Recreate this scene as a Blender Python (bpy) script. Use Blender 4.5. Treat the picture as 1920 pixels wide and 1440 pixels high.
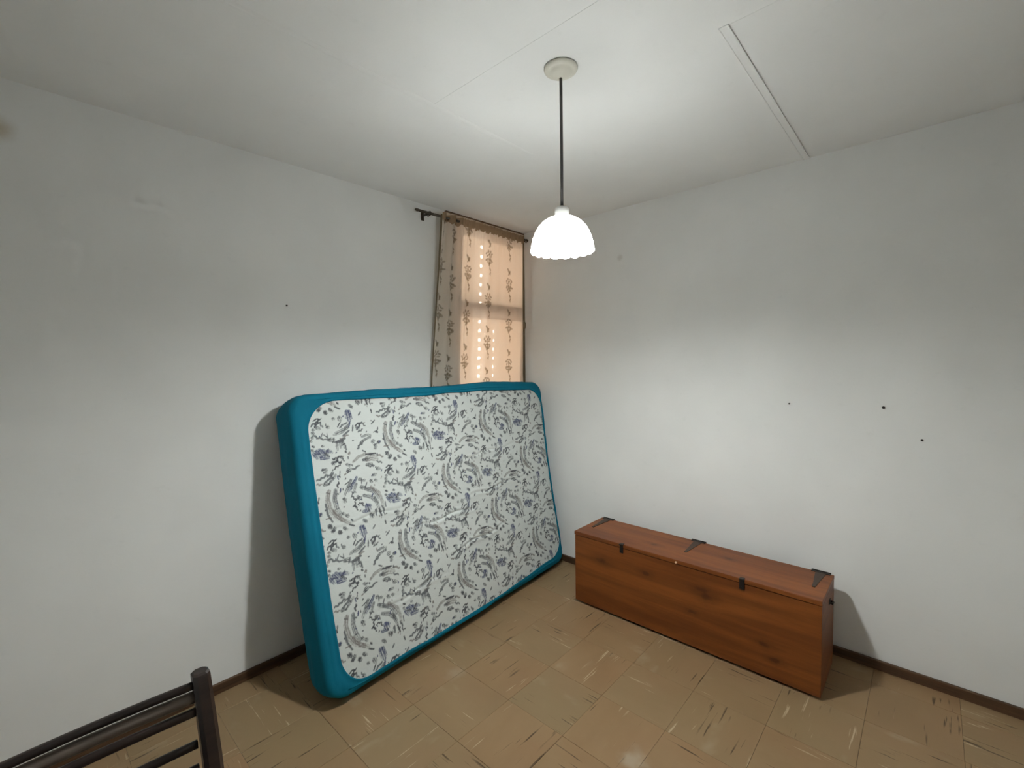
import bpy, bmesh, math, random
import numpy as np
from mathutils import Vector, Matrix, noise as mnoise

scene = bpy.context.scene
for o in list(bpy.data.objects):
    bpy.data.objects.remove(o)
COL = scene.collection

# ------------------------------------------------------------------ camera
W_PX, F_PX = 1920.0, 856.84
yaw, pitch, roll = math.radians(42.530), math.radians(-2.674), math.radians(-0.800)
fw = Vector((math.cos(yaw) * math.cos(pitch), math.sin(yaw) * math.cos(pitch), math.sin(pitch)))
rt0 = Vector((math.sin(yaw), -math.cos(yaw), 0))
up0 = rt0.cross(fw)
rt = rt0 * math.cos(roll) + up0 * math.sin(roll)
up = up0 * math.cos(roll) - rt0 * math.sin(roll)
cam_data = bpy.data.cameras.new('camera')
cam_data.sensor_width = 36.0
cam_data.lens = F_PX / W_PX * 36.0
cam_data.clip_start = 0.02
cam = bpy.data.objects.new('camera', cam_data)
cam.matrix_world = Matrix(((rt.x, up.x, -fw.x, -2.748), (rt.y, up.y, -fw.y, -2.3837), (rt.z, up.z, -fw.z, 1.4945), (0, 0, 0, 1)))
COL.objects.link(cam)
scene.camera = cam

# ------------------------------------------------------------------ light outside, exposure
world = bpy.data.worlds.new('world')
scene.world = world
world.use_nodes = True
wn = world.node_tree.nodes
sky = wn.new('ShaderNodeTexSky')
sky.sky_type = 'PREETHAM'
sky.sun_direction = (0.25, 0.86, 0.44)
world.node_tree.links.new(sky.outputs['Color'], wn['Background'].inputs['Color'])
wn['Background'].inputs['Strength'].default_value = 0.25

SUN_DIR = Vector((-0.10, -0.90, -0.40)).normalized()      # from outside through the window
sun_d = bpy.data.lights.new('sun', 'SUN')
sun_d.energy = 26.0
sun_d.angle = math.radians(2.0)
sun_d.color = (1.0, 0.93, 0.84)
sun = bpy.data.objects.new('sun', sun_d)
sun.rotation_euler = SUN_DIR.to_track_quat('-Z', 'Y').to_euler()
sun.location = (0.5, 4, 4)
COL.objects.link(sun)

day_d = bpy.data.lights.new('window_daylight', 'AREA')      # daylight arriving at the window, outside the shutter
day_d.shape = 'RECTANGLE'
day_d.size, day_d.size_y = 0.9, 1.9
day_d.energy = 150.0
day_d.color = (1.0, 0.93, 0.88)
day = bpy.data.objects.new('window_daylight', day_d)
day.location = (-0.37, 1.10, 1.72)
day.rotation_euler = (math.radians(-90), 0, 0)
COL.objects.link(day)

SHADE_GLOW = 51.0          # emission of the lamp's opal glass
BULB_GLOW = 1230.0         # emission of the bulb inside it
LAMP_COLOR = (0.975, 1.0, 0.985)

vs = scene.view_settings
vs.view_transform = 'Standard'
vs.look = 'None'
vs.gamma = 1.0
vs.exposure = 0.08
vs.use_curve_mapping = False
scene.cycles.max_bounces = 6
scene.cycles.diffuse_bounces = 4
scene.cycles.transparent_max_bounces = 16
scene.cycles.sample_clamp_indirect = 6.0
scene.cycles.caustics_reflective = False
scene.cycles.caustics_refractive = False
scene.cycles.use_denoising = True
scene.cycles.use_adaptive_sampling = True
scene.cycles.adaptive_threshold = 0.15
scene.cycles.adaptive_min_samples = 26

random.seed(7)
rng = np.random.default_rng(11)
H = 2.5
XMIN, YMIN = -3.20, -3.05


# ------------------------------------------------------------------ helpers
def link(name, me, mat=None, parent=None, loc=None, rot=None):
    o = bpy.data.objects.new(name, me)
    COL.objects.link(o)
    if mat is not None and me is not None and len(me.materials) == 0:
        me.materials.append(mat)
    if parent is not None:
        o.parent = parent
    if loc is not None:
        o.location = loc
    if rot is not None:
        o.rotation_euler = rot
    return o


def tag(o, label, cat, group=None):
    o['label'] = label
    o['category'] = cat
    if group:
        o['group'] = group
    return o


def struct(o):
    o['kind'] = 'structure'
    return o


def empty(name, loc=(0, 0, 0), rotz=0.0):
    o = bpy.data.objects.new(name, None)
    o.empty_display_size = 0.1
    COL.objects.link(o)
    o.location = loc
    o.rotation_euler = (0, 0, rotz)
    return o


def to_mesh(bm, name, smooth=False):
    bmesh.ops.recalc_face_normals(bm, faces=bm.faces[:])
    me = bpy.data.meshes.new(name)
    bm.to_mesh(me)
    bm.free()
    if smooth:
        for p in me.polygons:
            p.use_smooth = True
    return me


def add_box(bm, x0, x1, y0, y1, z0, z1, bevel=0.0, seg=2):
    vs_ = [bm.verts.new((x, y, z)) for x in (x0, x1) for y in (y0, y1) for z in (z0, z1)]
    fs = [bm.faces.new([vs_[i] for i in f]) for f in ((0, 1, 3, 2), (4, 6, 7, 5), (0, 4, 5, 1), (2, 3, 7, 6), (0, 2, 6, 4), (1, 5, 7, 3))]
    if bevel > 0:
        es = list({e for f in fs for e in f.edges})
        bmesh.ops.bevel(bm, geom=es, offset=bevel, segments=seg, affect='EDGES', profile=0.5)


def box(name, x0, x1, y0, y1, z0, z1, mat, parent=None, bevel=0.0, loc=None, rot=None, seg=2):
    bm = bmesh.new()
    add_box(bm, x0, x1, y0, y1, z0, z1, bevel, seg)
    return link(name, to_mesh(bm, name), mat, parent, loc, rot)


def add_tube(bm, pts, rad, seg=12, cap=True):
    pts = [Vector(p) for p in pts]
    rads = rad if isinstance(rad, (list, tuple)) else [rad] * len(pts)
    rings = []
    for i, p in enumerate(pts):
        a = pts[max(i - 1, 0)]
        b = pts[min(i + 1, len(pts) - 1)]
        t = (b - a).normalized()
        ref = Vector((0, 0, 1)) if abs(t.z) < 0.9 else Vector((1, 0, 0))
        u = t.cross(ref).normalized()
        v = t.cross(u)
        rings.append([bm.verts.new(p + (u * math.cos(k * 2 * math.pi / seg) + v * math.sin(k * 2 * math.pi / seg)) * rads[i]) for k in range(seg)])
    for r0, r1 in zip(rings, rings[1:]):
        for k in range(seg):
            bm.faces.new((r0[k], r0[(k + 1) % seg], r1[(k + 1) % seg], r1[k]))
    if cap:
        bm.faces.new(rings[0][::-1])
        bm.faces.new(rings[-1])


def add_lathe(bm, prof, seg=48, close=False):
    rings = []
    for r, z in prof:
        if r < 1e-6:
            rings.append([bm.verts.new((0, 0, z))])
        else:
            rings.append([bm.verts.new((r * math.cos(k * 2 * math.pi / seg), r * math.sin(k * 2 * math.pi / seg), z)) for k in range(seg)])
    for r0, r1 in zip(rings, rings[1:]):
        for k in range(seg):
            k2 = (k + 1) % seg
            if len(r0) == 1 and len(r1) == 1:
                continue
            if len(r0) == 1:
                bm.faces.new((r0[0], r1[k2], r1[k]))
            elif len(r1) == 1:
                bm.faces.new((r0[k], r0[k2], r1[0]))
            else:
                bm.faces.new((r0[k], r0[k2], r1[k2], r1[k]))


class NT:
    """small wrapper for building node materials"""
    def __init__(self, name):
        self.m = bpy.data.materials.new(name)
        self.m.use_nodes = True
        self.t = self.m.node_tree
        self.b = self.t.nodes['Principled BSDF']
        self.out = self.t.nodes['Material Output']

    def n(self, kind, **kw):
        nd = self.t.nodes.new(kind)
        for k, v in kw.items():
            setattr(nd, k, v)
        return nd

    def lk(self, a, b):
        self.t.links.new(a, b)

    def val(self, sock, v):
        if hasattr(v, 'node'):
            self.lk(v, sock)
        else:
            sock.default_value = v

    def math(self, op, a, b=None, clamp=False):
        nd = self.n('ShaderNodeMath', operation=op, use_clamp=clamp)
        self.val(nd.inputs[0], a)
        if b is not None:
            self.val(nd.inputs[1], b)
        return nd.outputs[0]

    def mix(self, f, a, b, mode='MIX'):
        nd = self.n('ShaderNodeMix', data_type='RGBA', blend_type=mode)
        self.val(nd.inputs[0], f)
        for s, v in ((nd.inputs[6], a), (nd.inputs[7], b)):
            if isinstance(v, tuple):
                s.default_value = (*v, 1) if len(v) == 3 else v
            else:
                self.lk(v, s)
        return nd.outputs[2]

    def noise(self, vec, scale, detail=2.0, rough=0.5, dist=0.0):
        nd = self.n('ShaderNodeTexNoise')
        if vec is not None:
            self.lk(vec, nd.inputs['Vector'])
        nd.inputs['Scale'].default_value = scale
        nd.inputs['Detail'].default_value = detail
        nd.inputs['Roughness'].default_value = rough
        nd.inputs['Distortion'].default_value = dist
        return nd.outputs[0]

    def smooth(self, v, lo, hi):
        nd = self.n('ShaderNodeMapRange', interpolation_type='SMOOTHSTEP')
        self.lk(v, nd.inputs['Value'])
        nd.inputs['From Min'].default_value = lo
        nd.inputs['From Max'].default_value = hi
        return nd.outputs[0]

    def vmap(self, vec, scale=(1, 1, 1), loc=(0, 0, 0), rot=(0, 0, 0)):
        nd = self.n('ShaderNodeMapping')
        self.lk(vec, nd.inputs['Vector'])
        nd.inputs['Scale'].default_value = scale
        nd.inputs['Location'].default_value = loc
        nd.inputs['Rotation'].default_value = rot
        return nd.outputs[0]

    def obj(self):
        return self.n('ShaderNodeTexCoord').outputs['Object']

    def bump(self, h, strength=0.2, dist=0.01):
        nd = self.n('ShaderNodeBump')
        nd.inputs['Strength'].default_value = strength
        nd.inputs['Distance'].default_value = dist
        self.lk(h, nd.inputs['Height'])
        self.lk(nd.outputs[0], self.b.inputs['Normal'])

    def color(self, c):
        self.val(self.b.inputs['Base Color'], (*c, 1) if isinstance(c, tuple) else c)

    def rough(self, r, spec=0.5, metal=0.0):
        self.val(self.b.inputs['Roughness'], r)
        self.b.inputs['Specular IOR Level'].default_value = spec
        self.b.inputs['Metallic'].default_value = metal


def mat_simple(name, col, rough=0.6, spec=0.4, metal=0.0, var=0.12, scale=30.0):
    m = NT(name)
    n = m.noise(m.obj(), scale, 3)
    m.color(m.mix(n, tuple(c * (1 - var) for c in col), tuple(min(1, c * (1 + var)) for c in col)))
    m.rough(rough, spec, metal)
    return m.m


def spot_mask(m, vec, centre, radius, soft, warp=None):
    d = m.n('ShaderNodeVectorMath', operation='DISTANCE')
    m.lk(vec, d.inputs[0])
    d.inputs[1].default_value = centre
    v = d.outputs['Value']
    if warp is not None:
        v = m.math('ADD', v, warp)
    return m.math('SUBTRACT', 1.0, m.smooth(v, radius - soft, radius + soft), clamp=True)


# ------------------------------------------------------------------ materials
def mat_plaster(name, base, stain=None):
    m = NT(name)
    co = m.obj()
    big = m.noise(co, 2.3, 2, 0.6)
    fine = m.noise(m.vmap(co, (1.0, 1.0, 1.6)), 13, 3, 0.7)
    c = m.mix(m.smooth(big, 0.3, 0.75), tuple(v * 0.955 for v in base), base)
    c = m.mix(m.math('MULTIPLY', m.smooth(fine, 0.60, 0.74), 0.10), c, tuple(v * 0.72 for v in base))
    if stain:
        for (ctr, rad, soft, col, amt) in stain:
            w = m.math('MULTIPLY', m.math('SUBTRACT', m.noise(co, 14, 3), 0.5), rad * 1.2)
            c = m.mix(m.math('MULTIPLY', spot_mask(m, co, ctr, rad, soft, w), amt), c, col)
    h = m.math('ADD', m.math('MULTIPLY', big, 1.6), m.math('MULTIPLY', fine, 0.16))
    bp = m.n('ShaderNodeBump')
    bp.inputs['Strength'].default_value = 0.35
    bp.inputs['Distance'].default_value = 0.012
    m.lk(h, bp.inputs['Height'])
    df = m.n('ShaderNodeBsdfDiffuse')
    df.inputs['Roughness'].default_value = 0.4
    m.lk(c, df.inputs['Color'])
    m.lk(bp.outputs[0], df.inputs['Normal'])
    m.lk(df.outputs[0], m.out.inputs['Surface'])
    m.t.nodes.remove(m.b)
    return m.m


WALL = (0.80, 0.81, 0.795)
M_WALL_L = mat_plaster('plaster_left', WALL, [((-2.755, 0, 2.325), 0.036, 0.03, (0.42, 0.31, 0.16), 0.6)])
M_WALL_R = mat_plaster('plaster_right', WALL, [((0, -0.85, 2.18), 0.018, 0.01, (0.55, 0.54, 0.50), 0.5)])
M_WALL = mat_plaster('plaster', WALL)
M_CEIL = mat_plaster('ceiling_board', (0.80, 0.812, 0.80))


def mat_tile():
    m = NT('marbled_vinyl_tile')
    co = m.obj()
    rnd = m.n('ShaderNodeObjectInfo').outputs['Random']
    off = m.n('ShaderNodeCombineXYZ')
    m.lk(m.math('MULTIPLY', rnd, 37.0), off.inputs[0])
    m.lk(m.math('MULTIPLY', rnd, 91.0), off.inputs[1])
    add = m.n('ShaderNodeVectorMath', operation='ADD')
    m.lk(co, add.inputs[0])
    m.lk(off.outputs[0], add.inputs[1])
    v = add.outputs[0]
    soft = m.noise(m.vmap(v, (3, 6, 1)), 1.0, 3, 0.55)
    base = m.mix(m.smooth(soft, 0.25, 0.75), (0.285, 0.178, 0.088), (0.330, 0.214, 0.112))
    base = m.mix(m.math('MULTIPLY', rnd, 0.6), base, (0.275, 0.206, 0.112))
    base = m.mix(m.math('MULTIPLY', m.smooth(m.noise(co, 2.2, 2), 0.45, 0.75), 0.25), base, (0.310, 0.168, 0.086))
    gate1 = m.smooth(m.noise(m.vmap(v, (4, 7, 1), (3, 1, 0)), 1.0, 1), 0.53, 0.62)
    gate2 = m.smooth(m.noise(m.vmap(v, (4, 7, 1), (11, 7, 0)), 1.0, 1), 0.55, 0.64)
    s1 = m.noise(m.vmap(v, (3.8, 62, 1), (0, 5, 0)), 1.0, 2.0, 0.6, 0.2)
    s2 = m.noise(m.vmap(v, (4.2, 70, 1), (5, 17, 0)), 1.0, 2.0, 0.6, 0.2)
    dark = m.math('MULTIPLY', m.smooth(s1, 0.60, 0.67), gate1)
    light = m.math('MULTIPLY', m.smooth(s2, 0.61, 0.69), gate2)
    c = m.mix(m.math('MULTIPLY', dark, 0.85), base, (0.055, 0.031, 0.012))
    c = m.mix(m.math('MULTIPLY', light, 0.80), c, (0.58, 0.46, 0.31))
    cloud = m.math('MULTIPLY', m.smooth(m.noise(m.vmap(v, (4, 7, 1), (2, 23, 0)), 1.0, 3), 0.60, 0.8), 0.5)
    c = m.mix(cloud, c, (0.46, 0.38, 0.26))
    pos = m.n('ShaderNodeNewGeometry').outputs['Position']                # worn, whitened spots at two tile corners
    wob = m.math('MULTIPLY', m.math('SUBTRACT', m.noise(pos, 16, 2), 0.5), 0.09)
    for ctr, rad, amt in (((-1.235, -1.590, 0), 0.040, 0.42), ((-1.37, -0.72, 0), 0.035, 0.18)):
        c = m.mix(m.math('MULTIPLY', spot_mask(m, pos, ctr, rad, 0.03, wob), amt), c, (0.55, 0.50, 0.40))
    m.color(c)
    m.rough(m.math('ADD', 0.38, m.math('MULTIPLY', soft, 0.2)), 0.35)
    m.bump(m.noise(v, 60, 2), 0.05, 0.002)
    return m.m


def mat_wood(name, dark, light, along, scale=1.0, rough=0.45, knots=(), spec=0.4, detail=1.0):
    """grain runs along axis index `along` (object space)"""
    m = NT(name)
    co = m.obj()
    s = [16.0 * scale] * 3
    s[along] = 1.1 * scale
    warp = m.noise(m.vmap(co, tuple(x * 0.35 for x in s)), 1.0, 2)
    wv = m.n('ShaderNodeVectorMath', operation='ADD')
    m.lk(m.vmap(co, tuple(s)), wv.inputs[0])
    cb = m.n('ShaderNodeCombineXYZ')
    for i in range(3):
        m.lk(m.math('MULTIPLY', warp, 2.2), cb.inputs[i])
    m.lk(cb.outputs[0], wv.inputs[1])
    g = m.noise(wv.outputs[0], 1.0, 5, 0.6, 0.4)
    fine = m.noise(m.vmap(co, tuple(x * 9 for x in s)), 1.0, 2)
    c = m.mix(m.smooth(g, 0.28, 0.72), dark, light)
    c = m.mix(m.math('MULTIPLY', m.smooth(fine, 0.5, 0.8), 0.18 * detail), c, tuple(v * 0.5 for v in dark))
    wn_ = m.math('MULTIPLY', m.math('SUBTRACT', m.noise(co, 22, 3), 0.5), 0.03)
    for (ctr, r) in knots:
        sc = [1.0, 1.0, 1.0]
        sc[along] = 0.45
        pv = m.vmap(co, tuple(sc))
        cc = tuple(ctr[i] * sc[i] for i in range(3))
        halo = spot_mask(m, pv, cc, r * 2.1, r * 1.5, wn_)
        core = spot_mask(m, pv, cc, r * 0.85, r * 0.5, wn_)
        c = m.mix(m.math('MULTIPLY', halo, 0.40), c, tuple(v * 0.60 for v in dark))
        c = m.mix(m.math('MULTIPLY', core, 0.60), c, tuple(v * 0.35 for v in dark))
    m.color(c)
    m.rough(rough, spec)
    m.bump(fine, 0.06, 0.002)
    return m.m


M_TILE = mat_tile()
M_SLAB = mat_simple('floor_screed', (0.10, 0.07, 0.045), 0.9)
M_SKIRT = mat_wood('stained_skirting', (0.050, 0.026, 0.013), (0.115, 0.062, 0.032), 0, 2.0, 0.5)
M_CHAIR = mat_wood('dark_stained_wood', (0.012, 0.0075, 0.007), (0.030, 0.018, 0.015), 0, 2.0, 0.32, spec=0.5)
M_RAIL = mat_simple('highlit_glossy_rail', (0.105, 0.082, 0.066), 0.36, 0.6, 0.0, 0.25)  # paler than the other rails: part of the lamp's highlight is in the colour
M_IRON = mat_simple('black_iron', (0.018, 0.015, 0.013), 0.5, 0.4, 0.3)
M_HINGE = mat_simple('worn_black_hinge', (0.070, 0.048, 0.036), 0.55, 0.35, 0.2)
M_BRASS = mat_simple('pale_brass', (0.80, 0.55, 0.36), 0.35, 0.5, 0.6)
M_ROD = mat_simple('bronzed_rod', (0.055, 0.043, 0.030), 0.45, 0.5, 0.4)
M_NAIL = mat_simple('dark_nail', (0.020, 0.018, 0.016), 0.6, 0.3, 0.3)
M_CANOPY = mat_simple('ivory_plastic', (0.62, 0.61, 0.53), 0.45, 0.4, 0, 0.04)
M_STEM = mat_simple('grey_lamp_stem', (0.060, 0.056, 0.054), 0.4, 0.5, 0.3, 0.2)
M_SOCKET = mat_simple('white_socket', (0.66, 0.66, 0.63), 0.5, 0.3, 0, 0.04)


def mat_glow(name, strength, col, base=(0.85, 0.85, 0.82), dim_top=None):
    m = NT(name)
    co = m.obj()
    n = m.noise(co, 9, 2)
    m.color(m.mix(n, base, tuple(v * 0.96 for v in base)))
    m.rough(0.25)
    m.b.inputs['Emission Color'].default_value = (*col, 1)
    m.b.inputs['Emission Strength'].default_value = strength
    if dim_top:                      # the bulb's neck shades the crown of the dome: it glows less than the skirt
        z_top, z_low, part = dim_top
        sp = m.n('ShaderNodeSeparateXYZ')
        m.lk(co, sp.inputs[0])
        f = m.smooth(sp.outputs[2], z_low, z_top)
        m.lk(m.math('MULTIPLY', m.math('SUBTRACT', 1.0, m.math('MULTIPLY', f, 1 - part)), strength), m.b.inputs['Emission Strength'])
    return m.m


M_SHADE = mat_glow('opal_glass_lit', SHADE_GLOW, LAMP_COLOR, dim_top=(-0.500, -0.585, 0.06))
M_BULB = mat_glow('bulb_lit', BULB_GLOW, LAMP_COLOR)


# ------------------------------------------------------------------ room shell
WX0, WX1, WZ0, WZ1 = -0.735, -0.022, 0.95, 2.465           # window opening in the left wall
bm = bmesh.new()
for (x0, x1, z0, z1) in ((XMIN - 0.16, WX0, -0.06, H + 0.08), (WX1, 0.16, -0.06, H + 0.08), (WX0, WX1, -0.06, WZ0), (WX0, WX1, WZ1, H + 0.08)):
    add_box(bm, x0, x1, 0.0, 0.16, z0, z1)
bmesh.ops.remove_doubles(bm, verts=bm.verts[:], dist=1e-5)
wall_left = struct(link('wall_left', to_mesh(bm, 'wall_left'), M_WALL_L))
wall_left['label'] = 'white plastered wall behind the mattress and the curtain'
wall_right = struct(box('wall_right', 0, 0.16, YMIN, 0, -0.06, H + 0.08, M_WALL_R))
wall_right['label'] = 'white plastered wall behind the wooden chest'
wall_rear = struct(box('wall_rear', XMIN - 0.16, XMIN, YMIN, 0, -0.06, H + 0.08, M_WALL))
wall_rear['label'] = 'white plastered wall behind the camera, facing the chest wall'
wall_entrance = struct(box('wall_entrance', XMIN - 0.16, 0.16, YMIN - 0.16, YMIN, -0.06, H + 0.08, M_WALL))
wall_entrance['label'] = 'white plastered wall behind the camera, facing the window wall'

floor = struct(box('floor', XMIN, 0, YMIN, 0, -0.06, -0.0035, M_SLAB))
floor['label'] = 'brown marbled vinyl tile floor with streaks turned tile by tile'


def edges(start, pitch, lo, hi):
    e = [lo]
    k = math.ceil((lo - start) / pitch)
    while start + k * pitch < hi - 1e-4:
        v = start + k * pitch
        if v > lo + 0.004:
            e.append(v)
        k += 1
    if e[-1] > hi - 0.004:
        e[-1] = hi
    else:
        e.append(hi)
    return e


XE = edges(-1.92, 0.2965, XMIN, 0.0)
YE = edges(-1.917, 0.2950, YMIN, 0.0)
tile_meshes = {}
for i in range(len(XE) - 1):
    for j in range(len(YE) - 1):
        w, d = XE[i + 1] - XE[i] - 0.0008, YE[j + 1] - YE[j] - 0.0008
        cx, cy = (XE[i] + XE[i + 1]) / 2, (YE[j] + YE[j + 1]) / 2
        # absolute parity so that streak direction alternates like the photograph
        pi = round((XE[i + 1] + 1.92) / 0.2965)
        pj = round((YE[j + 1] + 1.917) / 0.2950)
        turn = (pi + pj) % 2 == 0                           # streaks along y
        sx, sy = (d, w) if turn else (w, d)
        key = (round(sx, 4), round(sy, 4))
        if key not in tile_meshes:
            bm = bmesh.new()
            add_box(bm, -sx / 2, sx / 2, -sy / 2, sy / 2, -0.0034, 0.0, 0.0007, 1)
            tile_meshes[key] = to_mesh(bm, 'tile')
        lift = -random.random() * 0.0006
        link('tile', tile_meshes[key], M_TILE, floor, (cx, cy, lift), (random.uniform(-0.0012, 0.0012), random.uniform(-0.0012, 0.0012), math.pi / 2 if turn else 0))

ceiling = struct(box('ceiling', XMIN, 0, YMIN, 0, H + 0.006, H + 0.08, M_CEIL))
ceiling['label'] = 'white board ceiling with faint joints and one raised cover strip'
rows = ((-0.93, 0.0, ()), (-1.90, -0.93, (-1.60,)), (-2.87, -1.90, (-1.25,)), (YMIN, -2.87, (-1.6,)))
for (y0, y1, joints) in rows:
    xs = [XMIN] + list(joints) + [0.0]
    for x0, x1 in zip(xs, xs[1:]):
        box('ceiling_board', x0 + 0.0004, x1 - 0.0004, y0, y1, H, H + 0.0058, M_CEIL, ceiling)


def strip(name, x0, x1, yc, prof):
    """moulding along x; prof = list of (dy, drop)"""
    bm = bmesh.new()
    a = [bm.verts.new((x0, yc + dy, H - dz)) for dy, dz in prof]
    b = [bm.verts.new((x1, yc + dy, H - dz)) for dy, dz in prof]
    for k in range(len(prof) - 1):
        bm.faces.new((a[k], a[k + 1], b[k + 1], b[k]))
    bm.faces.new(a)
    bm.faces.new(b)
    return link(name, to_mesh(bm, name), M_CEIL, ceiling)


strip('cover_strip', -1.255, -0.002, -1.899, [(-0.015, -0.001), (-0.015, 0.0035), (-0.012, 0.0042), (-0.010, 0.003), (0.010, 0.003), (0.012, 0.0045), (0.015, 0.0035), (0.015, -0.001)])
strip('joint_ridge', XMIN + 0.002, -1.0, -0.932, [(-0.012, -0.001), (-0.012, 0.0002), (-0.004, 0.0020), (0.004, 0.0020), (0.012, 0.0002), (0.012, -0.001)])

bl = struct(box('baseboard_left', XMIN, -0.0, -0.016, -0.0, 0.0, 0.046, M_SKIRT, bevel=0.003))
bl['label'] = 'dark brown wooden skirting board under the mattress wall'
bm = bmesh.new()
add_box(bm, YMIN, -0.016, -0.016, 0.0, 0.0, 0.046, 0.003)
br = struct(link('baseboard_right', to_mesh(bm, 'baseboard_right'), M_SKIRT))
br.matrix_world = Matrix(((0, 1, 0, 0), (1, 0, 0, 0), (0, 0, 1, 0), (0, 0, 0, 1)))
br['label'] = 'dark brown wooden skirting board behind the wooden chest'


# ------------------------------------------------------------------ window, shutter
def mat_pane():
    m = NT('window_glass')
    tr = m.n('ShaderNodeBsdfTransparent')
    tr.inputs[0].default_value = (0.93, 0.95, 0.94, 1)
    gl = m.n('ShaderNodeBsdfGlossy')
    gl.inputs['Roughness'].default_value = 0.03
    mx = m.n('ShaderNodeMixShader')
    mx.inputs[0].default_value = 0.07
    m.lk(tr.outputs[0], mx.inputs[1])
    m.lk(gl.outputs[0], mx.inputs[2])
    m.lk(mx.outputs[0], m.out.inputs['Surface'])
    return m.m


def mat_shutter():
    m = NT('translucent_shutter_plastic')
    n = m.noise(m.vmap(m.obj(), (2, 2, 30)), 1.0, 2)
    c = m.mix(n, (0.70, 0.56, 0.44), (0.78, 0.64, 0.52))
    m.color(c)
    m.rough(0.5)
    tr = m.n('ShaderNodeBsdfTransparent')
    tr.inputs[0].default_value = (1.0, 0.90, 0.82, 1)
    mx = m.n('ShaderNodeMixShader')
    mx.inputs[0].default_value = 0.30
    m.lk(m.b.outputs[0], mx.inputs[1])
    m.lk(tr.outputs[0], mx.inputs[2])
    m.lk(mx.outputs[0], m.out.inputs['Surface'])
    return m.m


def mat_oldpaint():
    m = NT('peeling_cream_paint')
    co = m.obj()
    c = m.mix(m.noise(co, 9, 3), (0.60, 0.50, 0.38), (0.70, 0.60, 0.47))
    p = m.smooth(m.noise(m.vmap(co, (14, 30, 30)), 1.0, 4, 0.65), 0.60, 0.66)
    c = m.mix(p, c, (0.12, 0.070, 0.035))
    m.color(c)
    m.rough(0.6, 0.3)
    m.bump(p, 0.4, 0.003)
    return m.m


M_PANE, M_SHUT, M_OLD = mat_pane(), mat_shutter(), mat_oldpaint()
M_FRAME = mat_wood('weathered_window_wood', (0.10, 0.060, 0.032), (0.20, 0.125, 0.070), 2, 2.0, 0.55)
M_FRAME_X = mat_wood('weathered_window_wood_flat', (0.10, 0.060, 0.032), (0.20, 0.125, 0.070), 0, 2.0, 0.55)
win = struct(empty('window_1', ((WX0 + WX1) / 2, 0.06, WZ0)))
win['label'] = 'narrow wooden window with one crossbar behind the floral curtain'


def wpart(name, x0, x1, y0, y1, z0, z1, mat, bevel=0.003):
    o = win.location
    return box(name, x0 - o.x, x1 - o.x, y0 - o.y, y1 - o.y, z0 - o.z, z1 - o.z, mat, win, bevel)


wpart('jamb', WX0, WX0 + 0.045, 0.02, 0.085, WZ0, WZ1, M_FRAME)
wpart('jamb', WX1 - 0.045, WX1, 0.02, 0.085, WZ0, WZ1, M_FRAME)
wpart('sill', WX0 + 0.045, WX1 - 0.045, 0.02, 0.085, WZ0, WZ0 + 0.045, M_FRAME_X)
wpart('head', WX0 + 0.045, WX1 - 0.045, 0.02, 0.085, WZ1 - 0.045, WZ1, M_FRAME_X)
wpart('crossbar', WX0 + 0.045, WX1 - 0.045, 0.015, 0.085, 1.865, 1.945, M_FRAME_X)
wpart('pane', WX0 + 0.045, WX1 - 0.045, 0.048, 0.052, WZ0 + 0.045, 1.865, M_PANE, 0)
wpart('pane', WX0 + 0.045, WX1 - 0.045, 0.048, 0.052, 1.945, WZ1 - 0.045, M_PANE, 0)
# painted head board on the wall face, between rod and ceiling, with a thin brown bead on top
wpart('head_board', WX0 - 0.045, -0.003, -0.014, -0.001, 2.432, 2.490, M_OLD, 0.002)
wpart('head_bead', WX0 - 0.050, -0.003, -0.018, -0.001, 2.491, 2.4985, M_FRAME_X, 0.001)
wpart('casing', -0.0205, -0.002, -0.012, -0.001, WZ0 - 0.02, 2.431, M_FRAME, 0.002)

shutter = empty('roller_shutter', ((WX0 + WX1) / 2, 0.12, WZ0))
tag(shutter, 'pale closed roller shutter with rows of light slots behind the curtain', 'shutter')
SLAT = 0.0655
HOLES = ((-0.79, 0.020, 0, 99), (-0.505, 0.024, 0, 99), (-0.365, 0.010, 0, 12))
zc, k = WZ0 + 0.002, 0
while zc + SLAT < WZ1 + 0.02:
    bm = bmesh.new()
    x0, x1 = WX0 + 0.004 - shutter.location.x, WX1 - 0.004 - shutter.location.x
    add_box(bm, x0, x1, -0.005, 0.005, 0, SLAT - 0.0215, 0.002, 1)
    cuts = [x0]
    for (hx, hw, ka, kb) in HOLES:
        if ka <= k <= kb and hx > WX0 + 0.01:
            hxl = hx - shutter.location.x + random.uniform(-0.002, 0.002)
            cuts += [hxl - hw / 2, hxl + hw / 2]
    cuts.append(x1)
    for a, b in zip(cuts[0::2], cuts[1::2]):
        add_box(bm, a, b, -0.003, 0.003, SLAT - 0.0215, SLAT - 0.0003)
    link('slat', to_mesh(bm, 'slat'), M_SHUT, shutter, (0, 0, zc - WZ0))
    zc += SLAT
    k += 1


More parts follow.
